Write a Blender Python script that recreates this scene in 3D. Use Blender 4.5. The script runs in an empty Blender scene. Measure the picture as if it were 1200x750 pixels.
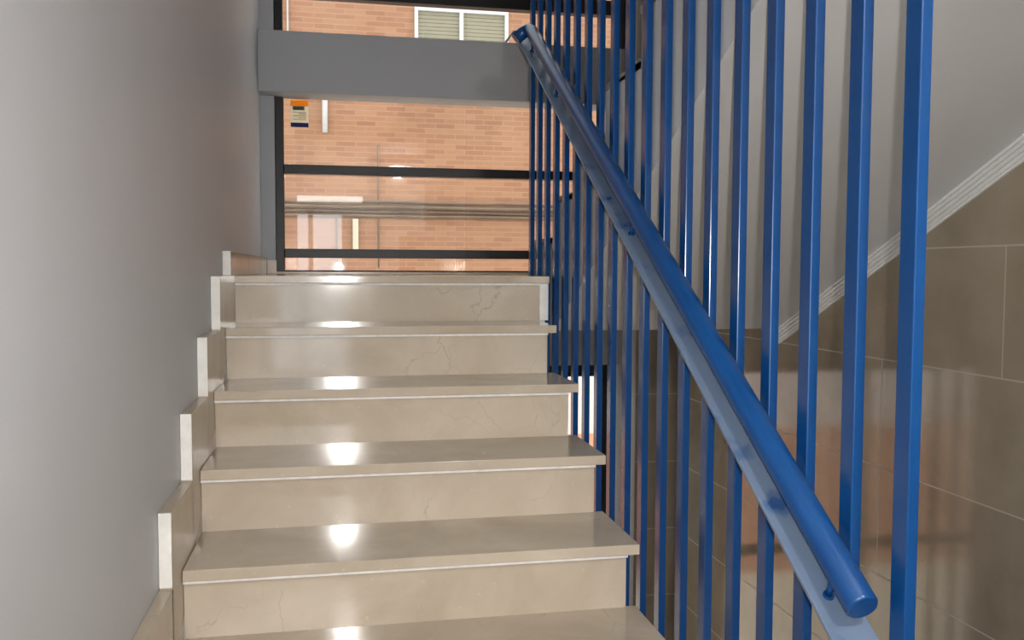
import bpy, bmesh, math, random
from mathutils import Vector, Matrix
random.seed(4)
C = bpy.context.scene.collection
S = bpy.context.scene

# ------------------------------------------------------------------ helpers
def box(bm, x0, x1, y0, y1, z0, z1, bev=0.0, mi=0):
    t = bmesh.new()
    r = bmesh.ops.create_cube(t, size=1.0)
    for v in t.verts:
        v.co = Vector(((x0+x1)/2+v.co.x*(x1-x0), (y0+y1)/2+v.co.y*(y1-y0), (z0+z1)/2+v.co.z*(z1-z0)))
    if bev > 0:
        bmesh.ops.bevel(t, geom=t.edges[:], offset=bev, segments=2, affect='EDGES', profile=0.5)
    for f in t.faces: f.material_index = mi
    me = bpy.data.meshes.new('tmp'); t.to_mesh(me); t.free()
    bm.from_mesh(me); bpy.data.meshes.remove(me)

def prism(bm, pts, a0, a1, axis='x', mi=0):
    """extrude a polygon of (u,v) along an axis; axis x: u=y v=z"""
    def P(u, v, a):
        return (a, u, v) if axis == 'x' else ((u, a, v) if axis == 'y' else (u, v, a))
    A = [bm.verts.new(P(u, v, a0)) for u, v in pts]
    B = [bm.verts.new(P(u, v, a1)) for u, v in pts]
    n = len(pts)
    fs = [bm.faces.new(A), bm.faces.new(B[::-1])]
    for i in range(n):
        fs.append(bm.faces.new((A[i], B[i], B[(i+1) % n], A[(i+1) % n])))
    for f in fs: f.material_index = mi

def tube(bm, pts, rad, seg=24, caps=True):
    """swept round tube through points"""
    pts = [Vector(p) for p in pts]; rings = []
    up = Vector((0, 0, 1))
    for i, p in enumerate(pts):
        if i == 0: d = pts[1]-p
        elif i == len(pts)-1: d = p-pts[-2]
        else: d = (pts[i+1]-p).normalized()+(p-pts[i-1]).normalized()
        d.normalize()
        s = d.cross(up)
        if s.length < 1e-3: s = d.cross(Vector((1, 0, 0)))
        s.normalize(); u = s.cross(d)
        r = rad[i] if isinstance(rad, (list, tuple)) else rad
        rings.append([bm.verts.new(p+(s*math.cos(2*math.pi*k/seg)+u*math.sin(2*math.pi*k/seg))*r) for k in range(seg)])
    for a, b in zip(rings, rings[1:]):
        for k in range(seg):
            f = bm.faces.new((a[k], a[(k+1) % seg], b[(k+1) % seg], b[k])); f.smooth = True
    if caps:
        bm.faces.new(rings[0][::-1]); bm.faces.new(rings[-1])

def obj(name, bm, mat, parent=None, loc=None):
    bmesh.ops.recalc_face_normals(bm, faces=bm.faces[:])
    me = bpy.data.meshes.new(name); bm.to_mesh(me); bm.free()
    for m in (mat if isinstance(mat, (list, tuple)) else [mat]): me.materials.append(m)
    o = bpy.data.objects.new(name, me); C.objects.link(o)
    if loc is not None: o.location = loc
    if parent is not None: o.parent = parent
    return o

def thing(name, label, cat, loc=(0, 0, 0), group=None):
    o = bpy.data.objects.new(name, None); C.objects.link(o); o.location = loc
    o.empty_display_size = .1
    o['label'] = label; o['category'] = cat
    if group: o['group'] = group
    return o

def tag(o, label, cat, group=None):
    o['label'] = label; o['category'] = cat
    if group: o['group'] = group
    return o

def struct(name, bm, mat, label, cat, parent=None):
    o = obj(name, bm, mat, parent)
    if parent is None:
        o['kind'] = 'structure'; o['label'] = label; o['category'] = cat
    return o

def NB(): return bmesh.new()

# ------------------------------------------------------------------ materials
class Mat:
    def __init__(s, name):
        s.m = bpy.data.materials.new(name); s.m.use_nodes = True
        s.nt = s.m.node_tree; s.N = s.nt.nodes; s.L = s.nt.links
        s.b = s.N['Principled BSDF']
    def n(s, t, **k):
        x = s.N.new(t)
        for a, v in k.items():
            if a in x.inputs: x.inputs[a].default_value = v
            else: setattr(x, a, v)
        return x
    def l(s, a, b): s.L.new(a, b)
    def ramp(s, src, stops):
        r = s.N.new('ShaderNodeValToRGB'); e = r.color_ramp.elements
        while len(e) < len(stops): e.new(.5)
        for q, (p, c) in zip(e, stops): q.position = p; q.color = (*c, 1)
        s.l(src, r.inputs[0]); return r.outputs[0]
    def mix(s, fac, a, b, mode='MIX'):
        x = s.N.new('ShaderNodeMix'); x.data_type = 'RGBA'; x.blend_type = mode
        for i, v in ((0, fac), (6, a), (7, b)):
            if hasattr(v, 'is_linked'): s.l(v, x.inputs[i])
            elif i == 0: x.inputs[0].default_value = v
            else: x.inputs[i].default_value = (*v, 1)
        return x.outputs[2]
    def coords(s, rnd=False):
        t = s.N.new('ShaderNodeTexCoord').outputs['Object']
        if rnd:
            i = s.N.new('ShaderNodeObjectInfo').outputs['Random']
            a = s.N.new('ShaderNodeVectorMath'); a.operation = 'SCALE'; a.inputs[0].default_value = (17, 31, 23); s.l(i, a.inputs['Scale'])
            b = s.N.new('ShaderNodeVectorMath'); b.operation = 'ADD'; s.l(t, b.inputs[0]); s.l(a.outputs[0], b.inputs[1])
            return b.outputs[0]
        return t
    def bump(s, h, strength=.1, dist=.01):
        x = s.N.new('ShaderNodeBump'); x.inputs['Strength'].default_value = strength; x.inputs['Distance'].default_value = dist
        s.l(h, x.inputs['Height']); s.l(x.outputs[0], s.b.inputs['Normal'])

def plain(name, col, rough=.5, metal=0., var=.0, scale=8., bump=0., spec=.5):
    M = Mat(name); b = M.b
    b.inputs['Roughness'].default_value = rough; b.inputs['Metallic'].default_value = metal
    b.inputs['Specular IOR Level'].default_value = spec
    no = M.n('ShaderNodeTexNoise', Scale=scale, Detail=5.0); M.l(M.coords(), no.inputs['Vector'])
    lo = tuple(c*(1-var) for c in col); hi = tuple(min(1, c*(1+var)) for c in col)
    M.l(M.ramp(no.outputs[0], [(.3, lo), (.7, hi)]), b.inputs['Base Color'])
    if bump: M.bump(no.outputs[0], bump, .002)
    return M.m

def marble(name, base, dark, light, rough=.12):
    M = Mat(name); b = M.b; v = M.coords(True)
    n1 = M.n('ShaderNodeTexNoise', Scale=2.6, Detail=7.0, Roughness=.6); M.l(v, n1.inputs['Vector'])
    n1.inputs['Distortion'].default_value = .7
    c1 = M.ramp(n1.outputs[0], [(.3, dark), (.5, base), (.72, light)])
    n3 = M.n('ShaderNodeTexNoise', Scale=9.0, Detail=4.0); M.l(v, n3.inputs['Vector'])
    mp = M.N.new('ShaderNodeMix'); mp.data_type = 'VECTOR'; mp.inputs[0].default_value = .12; M.l(v, mp.inputs[4]); M.l(n3.outputs['Color'], mp.inputs[5])
    vo = M.n('ShaderNodeTexVoronoi', Scale=5.0); vo.feature = 'DISTANCE_TO_EDGE'; M.l(mp.outputs[1], vo.inputs['Vector'])
    vein = M.ramp(vo.outputs['Distance'], [(0, (1, 1, 1)), (.012, (0, 0, 0))])
    gate = M.ramp(n1.outputs[0], [(.52, (0, 0, 0)), (.66, (.45, .45, .45))])
    g = M.mix(1.0, vein, gate, 'MULTIPLY')
    rgb = M.n('ShaderNodeRGBToBW'); M.l(g, rgb.inputs[0])
    c2 = M.mix(rgb.outputs[0], c1, tuple(x*.62 for x in dark))
    sp = M.n('ShaderNodeTexVoronoi', Scale=26.0); M.l(v, sp.inputs['Vector'])
    fl = M.ramp(sp.outputs['Distance'], [(.05, (.5, .5, .5)), (.14, (0, 0, 0))])
    w = M.n('ShaderNodeRGBToBW'); M.l(fl, w.inputs[0])
    M.l(M.mix(w.outputs[0], c2, light), b.inputs['Base Color'])
    rr = M.n('ShaderNodeMapRange'); rr.inputs['To Min'].default_value = rough*.8; rr.inputs['To Max'].default_value = rough*1.5
    M.l(n3.outputs[0], rr.inputs['Value']); M.l(rr.outputs[0], b.inputs['Roughness'])
    b.inputs['Specular IOR Level'].default_value = .5
    return M.m

def planar(M, ax):
    s = M.N.new('ShaderNodeSeparateXYZ'); M.l(M.coords(), s.inputs[0])
    c = M.N.new('ShaderNodeCombineXYZ'); M.l(s.outputs[ax], c.inputs[0]); M.l(s.outputs[2], c.inputs[1])
    return c.outputs[0]

def tiles(name, ax, off, tw=1.2, th=.4):
    M = Mat(name); b = M.b; v = planar(M, ax)
    a = M.N.new('ShaderNodeVectorMath'); a.operation = 'ADD'; a.inputs[1].default_value = off; M.l(v, a.inputs[0])
    br = M.n('ShaderNodeTexBrick', Scale=1.0); br.offset = .5; br.offset_frequency = 3; br.squash = 1
    br.inputs['Brick Width'].default_value = tw; br.inputs['Row Height'].default_value = th
    br.inputs['Mortar Size'].default_value = .0028; br.inputs['Mortar Smooth'].default_value = 0.1
    br.inputs['Color1'].default_value = (1, 1, 1, 1); br.inputs['Color2'].default_value = (.88, .88, .88, 1); br.inputs['Mortar'].default_value = (0, 0, 0, 1)
    M.l(a.outputs[0], br.inputs['Vector'])
    no = M.n('ShaderNodeTexNoise', Scale=3.5, Detail=6.0, Roughness=.6); M.l(M.coords(), no.inputs['Vector'])
    st = M.ramp(no.outputs[0], [(.3, (.26, .212, .15)), (.5, (.315, .262, .19)), (.72, (.36, .305, .23))])
    c = M.mix(1.0, st, br.outputs['Color'], 'MULTIPLY')
    M.l(M.mix(br.outputs['Fac'], c, (.42, .38, .31)), b.inputs['Base Color'])
    r = M.n('ShaderNodeMapRange'); b.inputs['Specular IOR Level'].default_value = .75; r.inputs['To Min'].default_value = .09; r.inputs['To Max'].default_value = .6
    M.l(br.outputs['Fac'], r.inputs['Value']); M.l(r.outputs[0], b.inputs['Roughness'])
    M.bump(br.outputs['Fac'], -.2, .002)
    return M.m

def brickwork(name):
    M = Mat(name); b = M.b; v = planar(M, 0)
    br = M.n('ShaderNodeTexBrick', Scale=1.0); br.offset = .5
    br.inputs['Brick Width'].default_value = .25; br.inputs['Row Height'].default_value = .065
    br.inputs['Mortar Size'].default_value = .006; br.inputs['Mortar Smooth'].default_value = .3; br.inputs['Bias'].default_value = 0
    br.inputs['Color1'].default_value = (0.225, 0.090, 0.046, 1); br.inputs['Color2'].default_value = (0.305, 0.150, 0.076, 1); br.inputs['Mortar'].default_value = (0.325, 0.190, 0.118, 1)
    M.l(v, br.inputs['Vector'])
    no = M.n('ShaderNodeTexNoise', Scale=.9, Detail=5.0); M.l(v, no.inputs['Vector'])
    c = M.mix(.3, br.outputs['Color'], M.ramp(no.outputs[0], [(.35, (0.302, 0.140, 0.073)), (.65, (0.353, 0.190, 0.106))]))
    M.l(c, b.inputs['Base Color']); b.inputs['Roughness'].default_value = .85
    return M.m

def blue_paint(name, dust=0., rough=.2):
    M = Mat(name); b = M.b
    no = M.n('ShaderNodeTexNoise', Scale=6.0, Detail=6.0, Roughness=.6); M.l(M.coords(), no.inputs['Vector'])
    base = M.ramp(no.outputs[0], [(.3, (.0028, .048, .18)), (.7, (.0045, .060, .21))])
    b.inputs['Roughness'].default_value = rough
    b.inputs['Specular IOR Level'].default_value = .5
    if dust:
        n2 = M.n('ShaderNodeTexNoise', Scale=7.0, Detail=4.0, Roughness=.5); M.l(M.coords(), n2.inputs['Vector'])
        f = M.ramp(n2.outputs[0], [(.33, (.15, .15, .15)), (.43, (dust, dust, dust))])
        w = M.n('ShaderNodeRGBToBW'); M.l(f, w.inputs[0])
        M.l(M.mix(w.outputs[0], base, (.17, .225, .31)), b.inputs['Base Color'])
        mr = M.n('ShaderNodeMapRange'); mr.inputs['To Min'].default_value = .22; mr.inputs['To Max'].default_value = .42
        M.l(w.outputs[0], mr.inputs['Value']); M.l(mr.outputs[0], b.inputs['Roughness'])
    else:
        M.l(base, b.inputs['Base Color'])
        n3 = M.n('ShaderNodeTexNoise', Scale=60.0, Detail=2.0); M.l(M.coords(), n3.inputs['Vector']); M.bump(n3.outputs[0], .05, .001)
    return M.m

def glass():
    M = Mat('window_glass'); N = M.N; N.remove(M.b)
    lw = N.new('ShaderNodeLayerWeight'); lw.inputs[0].default_value = .5
    p = N.new('ShaderNodeMath'); p.operation = 'POWER'; p.inputs[1].default_value = 5; M.l(lw.outputs['Facing'], p.inputs[0])
    q = N.new('ShaderNodeMath'); q.operation = 'MULTIPLY_ADD'; q.inputs[1].default_value = .9; q.inputs[2].default_value = .05; M.l(p.outputs[0], q.inputs[0])
    t = N.new('ShaderNodeBsdfTransparent'); t.inputs[0].default_value = (.95, .97, .96, 1)
    g = N.new('ShaderNodeBsdfGlossy'); g.inputs['Roughness'].default_value = .02
    m = N.new('ShaderNodeMixShader'); M.l(q.outputs[0], m.inputs[0]); M.l(t.outputs[0], m.inputs[1]); M.l(g.outputs[0], m.inputs[2])
    M.l(m.outputs[0], N['Material Output'].inputs[0])
    return M.m

def emit(name, col, st):
    M = Mat(name); M.b.inputs['Emission Color'].default_value = (*col, 1); M.b.inputs['Emission Strength'].default_value = st
    M.b.inputs['Base Color'].default_value = (.8, .8, .8, 1); return M.m

m_marble = marble('cream_marble', (.485, .41, .32), (.42, .35, .265), (.56, .485, .39), .085)
m_skirt = marble('cream_marble_skirting', (.47, .385, .285), (.40, .325, .235), (.54, .455, .35), .2)
m_raw = plain('white_cut_marble', (.74, .72, .68), .6, var=.08, scale=30)
m_grout = plain('white_grout', (.72, .70, .68), .8, var=.1, scale=40)
m_plaster = plain('painted_plaster', (.53, .54, .56), .5, var=.02, scale=3, bump=.03)
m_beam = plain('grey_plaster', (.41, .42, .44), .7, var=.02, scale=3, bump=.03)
m_white = plain('white_plaster', (.60, .60, .60), .8, var=.02, scale=3)
m_mould = plain('white_moulding_paint', (.78, .78, .77), .6, var=.02, scale=10)
m_tile_r = tiles('taupe_tile_side', 1, (1.107+.6, .297, 0))
m_tile_b = tiles('taupe_tile_back', 0, (.3, .297, 0))
m_brick = brickwork('orange_brickwork')
m_blue = blue_paint('blue_gloss_paint'); m_dusty = blue_paint('dusty_blue_paint', .82)
m_rail = blue_paint('blue_handrail_paint', 0, .33)
m_glass = glass()
m_black = plain('black_aluminium', (.012, .012, .012), .4, var=.2, scale=20, spec=.35)
m_floor = marble('hall_marble', (.50, .42, .33), (.44, .36, .27), (.58, .49, .39), .2)
m_steel = plain('zinc_bolt', (.5, .5, .5), .35, metal=1)
m_pvc = plain('white_pvc', (0.496, 0.496, 0.484), .5, var=.03)
m_shutter = plain('beige_shutter', (0.250, 0.220, 0.150), .7, var=.03)
m_cable = plain('grey_cable', (0.114, 0.072, 0.045), .8, var=.3, scale=3)
m_cream = plain('cream_box', (0.450, 0.408, 0.300), .7)
m_pave = plain('pavement', (.50, .44, .36), .9, var=.1)
m_pale = plain('pale_render', (0.600, 0.495, 0.465), .9, var=.05)
m_red = plain('red_paint', (.55, .25, .15), .6, var=.05)
def paper(name, col):
    M = Mat(name); N = M.N; N.remove(M.b)
    d = N.new('ShaderNodeBsdfDiffuse'); d.inputs[0].default_value = (*col, 1)
    t = N.new('ShaderNodeBsdfTranslucent'); t.inputs[0].default_value = (*col, 1)
    m = N.new('ShaderNodeMixShader'); m.inputs[0].default_value = .8
    M.l(d.outputs[0], m.inputs[1]); M.l(t.outputs[0], m.inputs[2]); M.l(m.outputs[0], N['Material Output'].inputs[0]); return M.m
m_orange = paper('sticker_orange', (.95, .50, .08)); m_paper = paper('sticker_paper', (.9, .88, .76))
m_navy = paper('sticker_navy', (.10, .12, .28)); m_print = paper('sticker_print', (.40, .42, .36))
m_wood = plain('brown_door_wood', (.16, .08, .04), .4, var=.2, scale=5)
m_lamp = emit('lamp_tube_glow', (1.0, .98, .94), 7.0)
m_frost = emit('frosted_daylight_glass', (.82, .91, 1.0), 4.5)
m_fill_globe = emit('fill_globe_glow', (1.0, .975, .94), 500.0)  # glow of the added fill globe
m_case = plain('lamp_housing', (.8, .8, .8), .4)

# ------------------------------------------------------------------ dimensions
H, G = .175, .3067             # riser and going
XW = -.03                      # left wall
XR = 2.33                      # right wall
W = 1.151                      # stair width to tread end
YW = 1.62                      # window wall inner face
YG = 1.70                      # glass plane
SL = .4528                     # slope of the upper flight
def sof(y): return -.226 - SL*(y-.258)

# ------------------------------------------------------------------ setting
b = NB(); box(b, -.25, XW, -3.0, 1.9, -3.4, 3.2)
struct('wall_left', b, m_plaster, 'pale grey painted plaster wall along the left side of the stairs', 'wall')
b = NB(); box(b, -1.7, -1.5, -5.2, -3.0, -1.9, 1.35); box(b, -1.5, -.25, -3.1, -3.0, -1.9, 1.35)
struct('wall_hall', b, m_plaster, 'plaster wall of the lower hall behind the viewpoint', 'wall')
b = NB(); box(b, -1.7, XR+.2, -5.4, -5.2, -3.4, 3.2)
struct('wall_front', b, m_white, 'white wall closing the hall behind the viewpoint', 'wall')
b = NB(); box(b, XR, XR+.2, -5.2, 1.9, -3.4, 3.2)
struct('wall_right', b, m_tile_r, 'taupe polished tile wall behind the blue bars on the right', 'wall')

# window wall: left pier, edge beams, right pier
b = NB(); box(b, XW, .045, YW, 1.9, -3.4, 3.2)
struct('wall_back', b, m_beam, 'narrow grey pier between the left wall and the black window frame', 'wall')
b = NB(); box(b, 2.075, XR, 1.5, 1.9, -3.4, -.235)
struct('wall_back.001', b, m_tile_b, 'tiled pier below the landing in the far right corner', 'wall')
b = NB(); box(b, 2.045, 2.075, 1.49, 1.9, -3.4, 3.2); box(b, 2.075, XR, 1.52, 1.9, -.235, 3.2)
struct('wall_back.002', b, m_white, 'white plastered jamb at the right edge of the tall window', 'wall')
b = NB(); box(b, XW, 2.044, 1.5, YG-.047, .965, 1.286, .004); box(b, .05, 2.04, YG-.05, YG-.006, .965, 1.286)
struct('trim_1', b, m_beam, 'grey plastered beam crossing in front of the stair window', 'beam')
b = NB(); box(b, XW, 2.045, 1.5, 1.66, -.52, -.24, .004)
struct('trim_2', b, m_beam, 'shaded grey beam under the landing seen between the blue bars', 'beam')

# landing floor
b = NB(); box(b, XW, 1.197, 0, YG-.04, -.028, 0, .002); box(b, 1.275, XR, .66, YG-.04, -.028, 0, .002); box(b, 1.197, 1.275, .68, YG-.04, -.028, 0, .002)
fl = struct('floor', b, m_marble, 'cream marble landing floor at the top of the stairs below the window', 'floor')
b = NB(); box(b, XW, 1.19, .05, YG-.04, -.235, -.028); box(b, 1.19, 1.275, .69, YG-.04, -.235, -.028); box(b, 1.275, XR, .66, YG-.04, -.235, -.028)
o = obj('landing_slab', b, m_white, fl)
b = NB(); box(b, .0, 1.19, .022, .05, -.175, -.028)
obj('riser', b, m_marble, fl)
b = NB(); box(b, 1.16, 1.196, .012, .05, -.175, -.028, .002)
o = obj('end_strip', b, m_raw, fl); o['label'] = 'pale grey marble strip closing the right end of the top riser'
b = NB(); box(b, 0, 1.16, .007, .022, -.0355, -.028)
obj('grout_line', b, m_grout, fl)

# lower hall floor, ceilings
b = NB(); box(b, -1.5, XR, -5.2, -2.45-.3, -1.75, -1.575); box(b, -.03, 1.15, -2.75, -2.46, -1.75, -1.575)
struct('floor.001', b, m_floor, 'marble floor of the lower hall at the foot of the stairs', 'floor')
b = NB(); box(b, XW, XR, -2.7, 1.9, -3.4, -3.15)
struct('floor.002', b, m_floor, 'marble floor at the bottom of the stairwell', 'floor')
b = NB(); box(b, -1.5, XR, -5.2, -2.9, 1.34, 1.575); box(b, -.03, 1.23, -2.9, -2.5, 1.34, 1.575)
struct('ceiling', b, m_white, 'white ceiling over the lower hall behind the viewpoint', 'ceiling')
b = NB(); box(b, -1.7, XR+.2, -5.4, 1.9, 3.2, 3.4)
struct('ceiling.001', b, m_white, 'white ceiling at the top of the stairwell', 'ceiling')

# white ribbed moulding running up between the soffit and the tile wall
b = NB()
ya, yb = .262, -2.6
prof = [(0, 0, .074), (.006, .002, .016), (.010, .020, .034), (.010, .038, .052), (.006, .056, .072)]
def strip(bm, d, lo, hi):
    A = [(XR-d, ya, sof(ya)-hi), (XR-d, ya, sof(ya)-lo), (XR, ya, sof(ya)-lo), (XR, ya, sof(ya)-hi)]
    B = [(x, yb, z-sof(ya)+sof(yb)) for x, y, z in A]
    va = [bm.verts.new(p) for p in A]; vb = [bm.verts.new(p) for p in B]
    bm.faces.new(va); bm.faces.new(vb[::-1])
    for i in range(4): bm.faces.new((va[i], vb[i], vb[(i+1) % 4], va[(i+1) % 4]))
strip(b, .008, 0, .074)
for i in range(4): strip(b, .016, .002+i*.018, .014+i*.018)
struct('trim_3', b, m_mould, 'white ribbed moulding sloping along the top of the taupe tiles', 'moulding')

# landing baseboards
b = NB(); box(b, XW, -.002, -.115, YW, 0, .088, .002)
struct('baseboard_left', b, m_skirt, 'low marble baseboard on the left wall of the landing', 'baseboard')
b = NB(); box(b, -.002, .05, YW-.02, YW, 0, .075, .002)
struct('baseboard_back', b, m_skirt, 'short marble baseboard on the grey pier beside the window', 'baseboard')

# windows
def window(name, label, x0, x1, z0, z1, hs, vs):
    o = NB(); t = .045
    box(o, x0, x0+t, YG-.045, YG+.03, z0, z1, .003); box(o, x1-t, x1, YG-.045, YG+.03, z0, z1, .003)
    box(o, x0+t, x1-t, YG-.045, YG+.03, z1-t, z1, .003); box(o, x0+t, x1-t, YG-.045, YG+.03, z0, z0+.02, .003)
    w = obj(name, o, m_black); w['kind'] = 'structure'; w['label'] = label; w['category'] = 'window'
    for a, c in hs:
        h = NB(); box(h, x0+t, x1-t, YG-.04, YG+.025, a, c, .003); obj('transom', h, m_black, w)
    for a, c in vs:
        h = NB(); box(h, a, c, YG-.035, YG+.02, z0+.02, z1-t, .003); obj('mullion', h, m_black, w)
    g = NB(); box(g, x0+t*.5, x1-t*.5, YG-.003, YG+.003, z0+.01, z1-.02); obj('pane', g, m_glass, w)
    return w
window('window_1', 'tall black framed stair window above the landing looking onto orange brickwork', .045, 2.045, -.0, 3.19,
       [(.089, .139), (.552, .603), (1.515, 1.60)], [])
window('window_2', 'lower black framed window glimpsed between the blue bars below the landing', .045, 1.968, -3.0, -.53,
       [(-.605, -.57), (-1.75, -1.70)], [(.95, .99)])
b = NB(); box(b, .045, 2.045, YG-.06, 1.9, -3.4, -3.0); box(b, .045, 2.045, YG-.045, 1.9, -.53, -.0); box(b, 1.968, 2.045, YG-.05, 1.9, -3.0, -.53)
struct('wall_back.003', b, m_white, 'low wall below the windows', 'wall')
b = NB(); box(b, .045, 2.045, 1.6, YG-.04, 0, .012, .002)
struct('trim_4', b, m_skirt, 'thin brown marble sill at the foot of the landing window', 'sill')

# ------------------------------------------------------------------ our flight
st = thing('staircase', 'flight of cream marble steps climbing to the window landing beside the left wall', 'staircase', (0, -G*9, -1.575))
def add(name, b, m, parent=st):
    o = obj(name, b, m, parent); o.matrix_parent_inverse = Matrix.Translation(-Vector(parent.location)); return o
NS = 9
for k in range(1, NS):
    y, z = -k*G, -k*H
    b = NB(); box(b, .0, W, y, y+G+.03, z-.028, z, .0022)
    add('tread', b, m_marble)
for k in range(1, NS):
    y, z = -k*G, -k*H
    b = NB(); box(b, .0, W-.03, y+.022, y+.044, z-H+.0, z-.028)
    add('riser', b, m_marble)
    b = NB(); box(b, .0, W-.03, y+.007, y+.022, z-.0355, z-.028)
    o = add('grout_line', b, m_grout); o['label'] = 'white grout joint under the step edge'
# stepped skirting tiles on the wall, each with a pale cut front edge
for k in range(1, NS+1):
    y0 = -k*G-.125; y1 = -(k-1)*G-.115
    zt = -(k-1)*H; zb = -k*H-.03
    b = NB(); prism(b, [(y0+.002, zb-H*.98), (y0+.002, zt), (y1, zt), (y1, zb)], XW+.0015, -.001)
    if k == 1: box(b, XW+.0015, -.001, y1, .022, -.21, -.0285); box(b, XW+.0015, -.001, y1, -.0005, -.0285, 0)
    s = add('skirting_tile', b, m_skirt)
    b = NB(); box(b, XW+.0015, -.001, y0-.0015, y0+.002, zt-H+.004, zt, 0)
    e = add('cut_edge', b, m_raw); e['label'] = 'pale unpolished front edge of the skirting tile'
b = NB(); box(b, XW+.0015, -.001, -.1195, -.1150, 0.002, .088)
e = add('cut_edge', b, m_raw); e['label'] = 'pale unpolished front edge of the skirting tile'
# concrete body below
pts = []
for k in range(0, NS):
    y = -k*G+.044; pts += [(y, -k*H-.030 if k else -.030), (y, -(k+1)*H-.030)]
pts[0] = (.044, -.24)
pts = pts[1:]
ylast = -(NS-1)*G+.044
poly = [(.05, -.24), (.05, -.205)]
for k in range(1, NS):
    poly += [(-(k-1)*G+.044, -k*H-.028), (-k*G+.044, -k*H-.028)]
poly += [(ylast, -1.575), (ylast+.25, -1.60)]
b = NB(); prism(b, poly, .0, W-.032)
add('stair_slab', b, m_white)

# upper flight on the right, turning back over the viewer
uf = thing('staircase', 'upper flight rising from the landing behind the blue bars, with a white sloping underside', 'staircase', (1.275, .66, 0))
g2, h2 = .367, .165
poly = [(.66, -.234), (.262, -.234), (-2.6, sof(-2.6))]
n = 8
tops = [(.66, 0)]
for k in range(n):
    y = .63-k*g2; tops += [(y, k*h2), (y, (k+1)*h2-.028)]
tops += [(-2.6, n*h2-.028+.0)]
b = NB(); prism(b, poly + tops[::-1], 1.276, XR-.0015)
add('stair_slab', b, m_white, uf)
for k in range(n-1):
    b = NB(); y = .63-k*g2; box(b, 1.276, XR-.0015, y-g2-.0, y+.02, (k+1)*h2-.028, (k+1)*h2, .002); add('tread', b, m_marble, uf)

# lower flight going down on the right
lf = thing('staircase', 'lower flight going down behind the blue bars to the basement landing', 'staircase', (1.275, 0, -3.15))
poly = [(-2.75, -1.78), (-2.75, -1.603)]
for k in range(9):
    y = -2.6+k*G; poly += [(y, -1.603-k*H), (y, -1.603-(k+1)*H)]
poly[-1] = (-2.6+8*G, -3.15)
poly += [(-2.6+8*G-.4, -3.15)]
b = NB(); prism(b, poly, 1.276, XR-.0015); add('stair_slab', b, m_white, lf)
for k in range(9):
    b = NB(); y = -2.6+k*G; box(b, 1.276, XR-.0015, y-G+.005, y+.03, -1.603-k*H, -1.575-k*H, .002); add('tread', b, m_marble, lf)

# ------------------------------------------------------------------ railing
rl = thing('railing', 'blue painted steel railing of full height bars with a round handrail beside the stairs', 'railing', (1.26, -2.2, -3.15))
def radd(name, b, m, parent=rl):
    return add(name, b, m, parent)
ZB0, ZB1 = -3.15, 3.2
SP = (.603+2.198)/18
b = NB(); box(b, -.010, .010, 0, .040, 0, ZB1-ZB0, .0022)
bar = obj('baluster', b, m_blue, rl); bar.location = (0, 0, 0)
b = NB(); box(b, -.011, .011, -.012, .052, 0, .006, .001)
foot = obj('foot_plate', b, m_blue, bar)
for k in range(1, 19):
    c = bar.copy(); C.objects.link(c); c.parent = rl; c.location = (0, k*SP, 0)
    f = foot.copy(); C.objects.link(f); f.parent = c
RS = .62
def zt(y): return .022+RS*(y+3.4445)-1.3496
def zp(y): return .022+RS*(y+3.4445)-1.4190
dirv = Vector((0, 1, RS)).normalized(); nrm = Vector((0, -RS, 1)).normalized()
TX = 1.208; TR = .0275
# supporting flat bar
b = NB(); y0, y1 = -2.55, .60
vs = []
for y in (y0, y1):
    for x, d in ((1.166, 0), (1.248, 0), (1.248, -.008), (1.166, -.008)):
        p = Vector((x, y, zp(y)))+nrm*d; vs.append(b.verts.new(p))
a, c = vs[:4], vs[4:]
b.faces.new(a); b.faces.new(c[::-1])
for i in range(4): b.faces.new((a[i], c[i], c[(i+1) % 4], a[(i+1) % 4]))
bmesh.ops.bevel(b, geom=b.edges[:], offset=.0012, segments=1, affect='EDGES')
fb = radd('flat_bar', b, m_dusty); fb['label'] = 'dusty blue flat steel bar under the handrail'
# folded end of the flat bar at the landing
b = NB(); prism(b, [(1.166, zp(.60)-.008), (1.248, zp(.60)-.008), (1.248, zp(.60)), (1.166, zp(.60)), (1.125, zp(.60)-.052), (1.135, zp(.60)-.058)], .595, .603, 'y')
radd('end_plate', b, m_dusty)
# round tube
b = NB()
ys, ye = -2.152, .43
tube(b, [(TX, ys, zt(ys)), (TX, ys+.004, zt(ys+.004)), (TX, -1, zt(-1)), (TX, ye-.03, zt(ye-.03)), (TX-.006, ye, zt(ye)-.002), (TX-.03, ye+.02, zt(ye)-.012), (TX-.062, ye+.022, zt(ye)-.040)],
     [TR-.003, TR, TR, TR, TR, TR, TR], 32)
ht = radd('handrail', b, m_rail)
# stubs carrying the tube
for y in (-2.06, -.985, -.08, .36):
    b = NB(); base = Vector((TX-.008, y, zp(y))); tube(b, [base, base+nrm*.03+Vector((.0, 0, .012))], .0062, 12)
    radd('rail_stub', b, m_blue)
    b = NB(); tube(b, [base-nrm*.0, base+nrm*.004], .010, 12); radd('weld_bead', b, m_blue)

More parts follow.
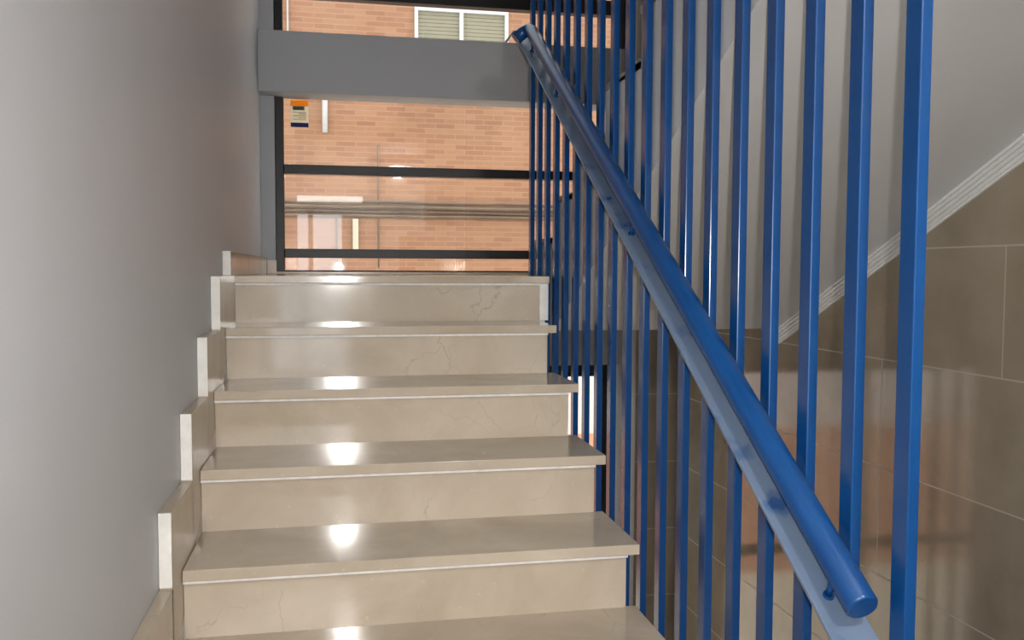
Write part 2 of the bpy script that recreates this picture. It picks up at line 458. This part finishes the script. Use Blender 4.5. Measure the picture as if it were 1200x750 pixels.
# ------------------------------------------------------------------ sticker on the glass
b = NB(); ysk = YG-.0045
sx0, sx1, sz0, sz1 = .128, .224, .812, .958
def q(x0, x1, z0, z1, mi, d=0): box(b, x0, x1, ysk-.0008-d, ysk+.0008-d*0, z0, z1, 0, mi)
q(sx0, sx1, sz0+.024, sz1-.03, 1); q(sx0, sx1, sz1-.03, sz1, 0); q(sx0, sx1, sz0, sz0+.024, 2)
q(sx0+.012, sx1-.022, .905, .926, 3, .0006)
for i in range(5): q(sx0+.012+(.03 if i % 2 else 0), sx1-.012, .893-i*.010, .8955-i*.010, 3, .0006)
o = obj('sticker', b, [m_orange, m_paper, m_navy, m_print])
tag(o, 'small paper sticker with orange top and navy foot on the window glass', 'sticker')

# ------------------------------------------------------------------ outside
bd = thing('building', 'orange brick building across the yard seen through the window', 'building', (1, 8, -4.2))
def badd(n, b, m, parent=bd): return add(n, b, m, parent)
FY = 8.0
wx0, wx1, wz0, wz1 = 1.36, 2.56, 2.3, 3.33
b = NB()
box(b, -6, wx0, FY, FY+.3, -2.2, 6.6); box(b, wx1, 9, FY, FY+.3, -2.2, 6.6); box(b, wx0, wx1, FY, FY+.3, -2.2, wz0); box(b, wx0, wx1, FY, FY+.3, wz1, 6.6)
badd('brick_wall', b, m_brick)
b = NB(); box(b, -6, 9, FY-.03, FY+.3, -2.15, -1.30); badd('rendered_band', b, m_pale)
b = NB(); box(b, -6, 9, FY-.02, FY+.3, -4.2, -2.15); badd('plinth', b, m_red)
b = NB(); t = .045
box(b, wx0, wx0+t, FY-.02, FY+.05, wz0, wz1); box(b, wx1-t, wx1, FY-.02, FY+.05, wz0, wz1)
box(b, wx0+t, wx1-t, FY-.02, FY+.05, wz1-t, wz1); box(b, wx0+t, wx1-t, FY-.02, FY+.05, wz0, wz0+t)
box(b, 1.93, 1.98, FY-.02, FY+.05, wz0+t, wz1-t)
wf = badd('window_frame', b, m_pvc); wf['label'] = 'white window frame'
for a, c in ((wx0+t, 1.93), (1.98, wx1-t)):
    b = NB()
    nz = 20
    for i in range(nz):
        z = wz0+t+i*(wz1-wz0-2*t)/nz; box(b, a, c, FY+.02, FY+.034, z+.002, z+(wz1-wz0-2*t)/nz-.002, .002)
    box(b, a, c, FY+.034, FY+.04, wz0+t, wz1-t)
    s = obj('roller_shutter', b, m_shutter, wf); s.location = (0, 0, 0)
b = NB(); box(b, wx0-.06, wx1+.06, FY-.06, FY+.02, wz0-.05, wz0); badd('window_sill', b, m_pvc)
b = NB(); tube(b, [(.25, FY-.05, 1.72), (.25, FY-.05, 2.6)], .033, 12); badd('drainpipe', b, m_pvc)
b = NB(); tube(b, [(-.187, FY-.03, 2.6), (-.187, FY-.03, 6)], .012, 8); badd('white_conduit', b, m_pvc)
for z, r in ((.875, .020), (.81, .026), (.755, .018), (.70, .022)):
    b = NB()
    P = [(-3+i*.5, FY-.03, z+.004*math.sin(i*1.7+z*30)) for i in range(24)]
    tube(b, P, r, 8); badd('cable', b, m_cable)
b = NB(); tube(b, [(.9, FY-.02, .05), (.9, FY-.02, 1.60)], .008, 8); badd('cable', b, m_cable)
b = NB(); tube(b, [(.38, FY-.02, .05), (.38, FY-.02, .7)], .008, 8); badd('cable', b, m_cable)
b = NB(); box(b, .58, .65, FY-.06, FY, .28, .66, .005); badd('junction_box', b, m_cream)
b = NB(); box(b, -6, 9, 1.9, FY+.3, -4.4, -4.2)
struct('floor.003', b, m_pave, 'grey paved yard outside below the windows', 'pavement')

# ------------------------------------------------------------------ hall behind the viewpoint: lamp and door
lp = thing('wall_lamp', 'white tube lamp high on the hall wall, mirrored in the window glass', 'lamp', (.25, -5.2, .95))
b = NB(); box(b, -.24, .74, -5.199, -5.14, .89, .99, .006); add('housing', b, m_case, lp)
b = NB(); box(b, -.22, .72, -5.145, -5.07, .91, .98, .015); add('diffuser', b, m_lamp, lp)
gl = thing('fill_lamp', 'unseen round globe fill lamp added under the hall ceiling behind the viewpoint', 'lamp', (1.1, -3.9, 1.34))  # added fill lamp, out of view, to brighten the left wall and steps
b = NB(); tube(b, [(0, 0, -.001), (0, 0, -.022)], .05, 24); tube(b, [(0, 0, -.022), (0, 0, -.11)], .012, 12); obj('mount', b, m_case, gl)
b = NB(); bmesh.ops.create_uvsphere(b, u_segments=24, v_segments=14, radius=.065)
for v in b.verts: v.co.z -= .168
for f in b.faces: f.smooth = True
obj('globe', b, m_fill_globe, gl)
b = NB(); tube(b, [(0, 0, -.085), (0, 0, -.094), (0, 0, -.106)], [.05, .17, .20], 32); obj('fill_lamp_shade', b, m_case, gl)  # added disc keeping the fill globe's light off the ceiling
b = NB()
for a, c in ((-.42, -.35), (.02, .08), (.45, .52)): box(b, a, c, -5.199, -5.14, -.95, .80, .004)
for a, c in ((-.95, -.88), (.74, .80)): box(b, -.35, .45, -5.199, -5.14, a, c, .004)
w3 = obj('window_3', b, m_pvc); w3['kind'] = 'structure'; w3['label'] = 'white framed frosted window in the hall wall behind the viewpoint'; w3['category'] = 'window'
for a, c in ((-.35, .02), (.08, .45)):
    b = NB(); box(b, a, c, -5.19, -5.17, -.88, .74); obj('pane', b, m_frost, w3)
b = NB(); box(b, 1.2, 2.05, -5.199, -5.16, -1.575, .48, .004)
d = obj('door_1', b, m_wood); d['kind'] = 'structure'; d['label'] = 'brown wooden door in the hall behind the viewpoint'; d['category'] = 'door'
b = NB(); tube(b, [(1.27, -5.16, -.55), (1.27, -5.11, -.55), (1.39, -5.11, -.55)], .010, 10); obj('door_handle', b, m_steel, d)

# ------------------------------------------------------------------ world, lights, camera
w = bpy.data.worlds.new('sky'); S.world = w; w.use_nodes = True
bg = w.node_tree.nodes['Background']
bg.inputs['Color'].default_value = (.93, .96, 1.0, 1); bg.inputs['Strength'].default_value = 3.0

F_, YAW, PIT, ROL, CX, CY, CZ = 1046.83, .1949, -.0553, .0039, .3661, -3.4445, .0224
fw = Vector((math.sin(YAW)*math.cos(PIT), math.cos(YAW)*math.cos(PIT), math.sin(PIT)))
rt = Vector((math.cos(YAW), -math.sin(YAW), 0)); up = rt.cross(fw)
r2 = rt*math.cos(ROL)+up*math.sin(ROL); u2 = -rt*math.sin(ROL)+up*math.cos(ROL)
M4 = Matrix((( r2.x, u2.x, -fw.x, CX), (r2.y, u2.y, -fw.y, CY), (r2.z, u2.z, -fw.z, CZ), (0, 0, 0, 1)))
sl = bpy.data.lights.new('sun', 'SUN'); sl.energy = 7.0; sl.angle = math.radians(3); sl.color = (1, .94, .84)
so = bpy.data.objects.new('sun', sl); C.objects.link(so); so.rotation_euler = Vector((-.45, .10, -1)).to_track_quat('-Z', 'Y').to_euler()
cam = bpy.data.cameras.new('camera'); co = bpy.data.objects.new('camera', cam); C.objects.link(co)
co.matrix_world = M4; cam.sensor_width = 36; cam.lens = F_/1200*36; cam.clip_start = .02; S.camera = co

def area(name, pos, size, power, col, mat=None, target=None, shape='DISK'):
    l = bpy.data.lights.new(name, 'AREA'); l.shape = shape; l.size = size; l.energy = power; l.color = col
    o = bpy.data.objects.new(name, l); C.objects.link(o)
    if mat is not None:
        o.matrix_world = mat
    else:
        o.location = pos; d = Vector(target)-Vector(pos); o.rotation_euler = d.to_track_quat('-Z', 'Y').to_euler()
    return o
fm = M4.copy(); fp = Vector((CX, CY, CZ))+r2*.038+u2*.03-fw*.0
fm.translation = fp
area('camera_flash', None, .022, 12.5, (1, .97, .93), mat=fm).data.spread = math.radians(104)

S.view_settings.view_transform = 'Standard'; S.view_settings.look = 'None'
S.view_settings.exposure = -.08; S.view_settings.gamma = 1; S.view_settings.use_curve_mapping = False
S.cycles.max_bounces = 10; S.cycles.diffuse_bounces = 6; S.cycles.glossy_bounces = 6; S.cycles.transparent_max_bounces = 12
S.cycles.sample_clamp_indirect = 40; S.cycles.blur_glossy = .3
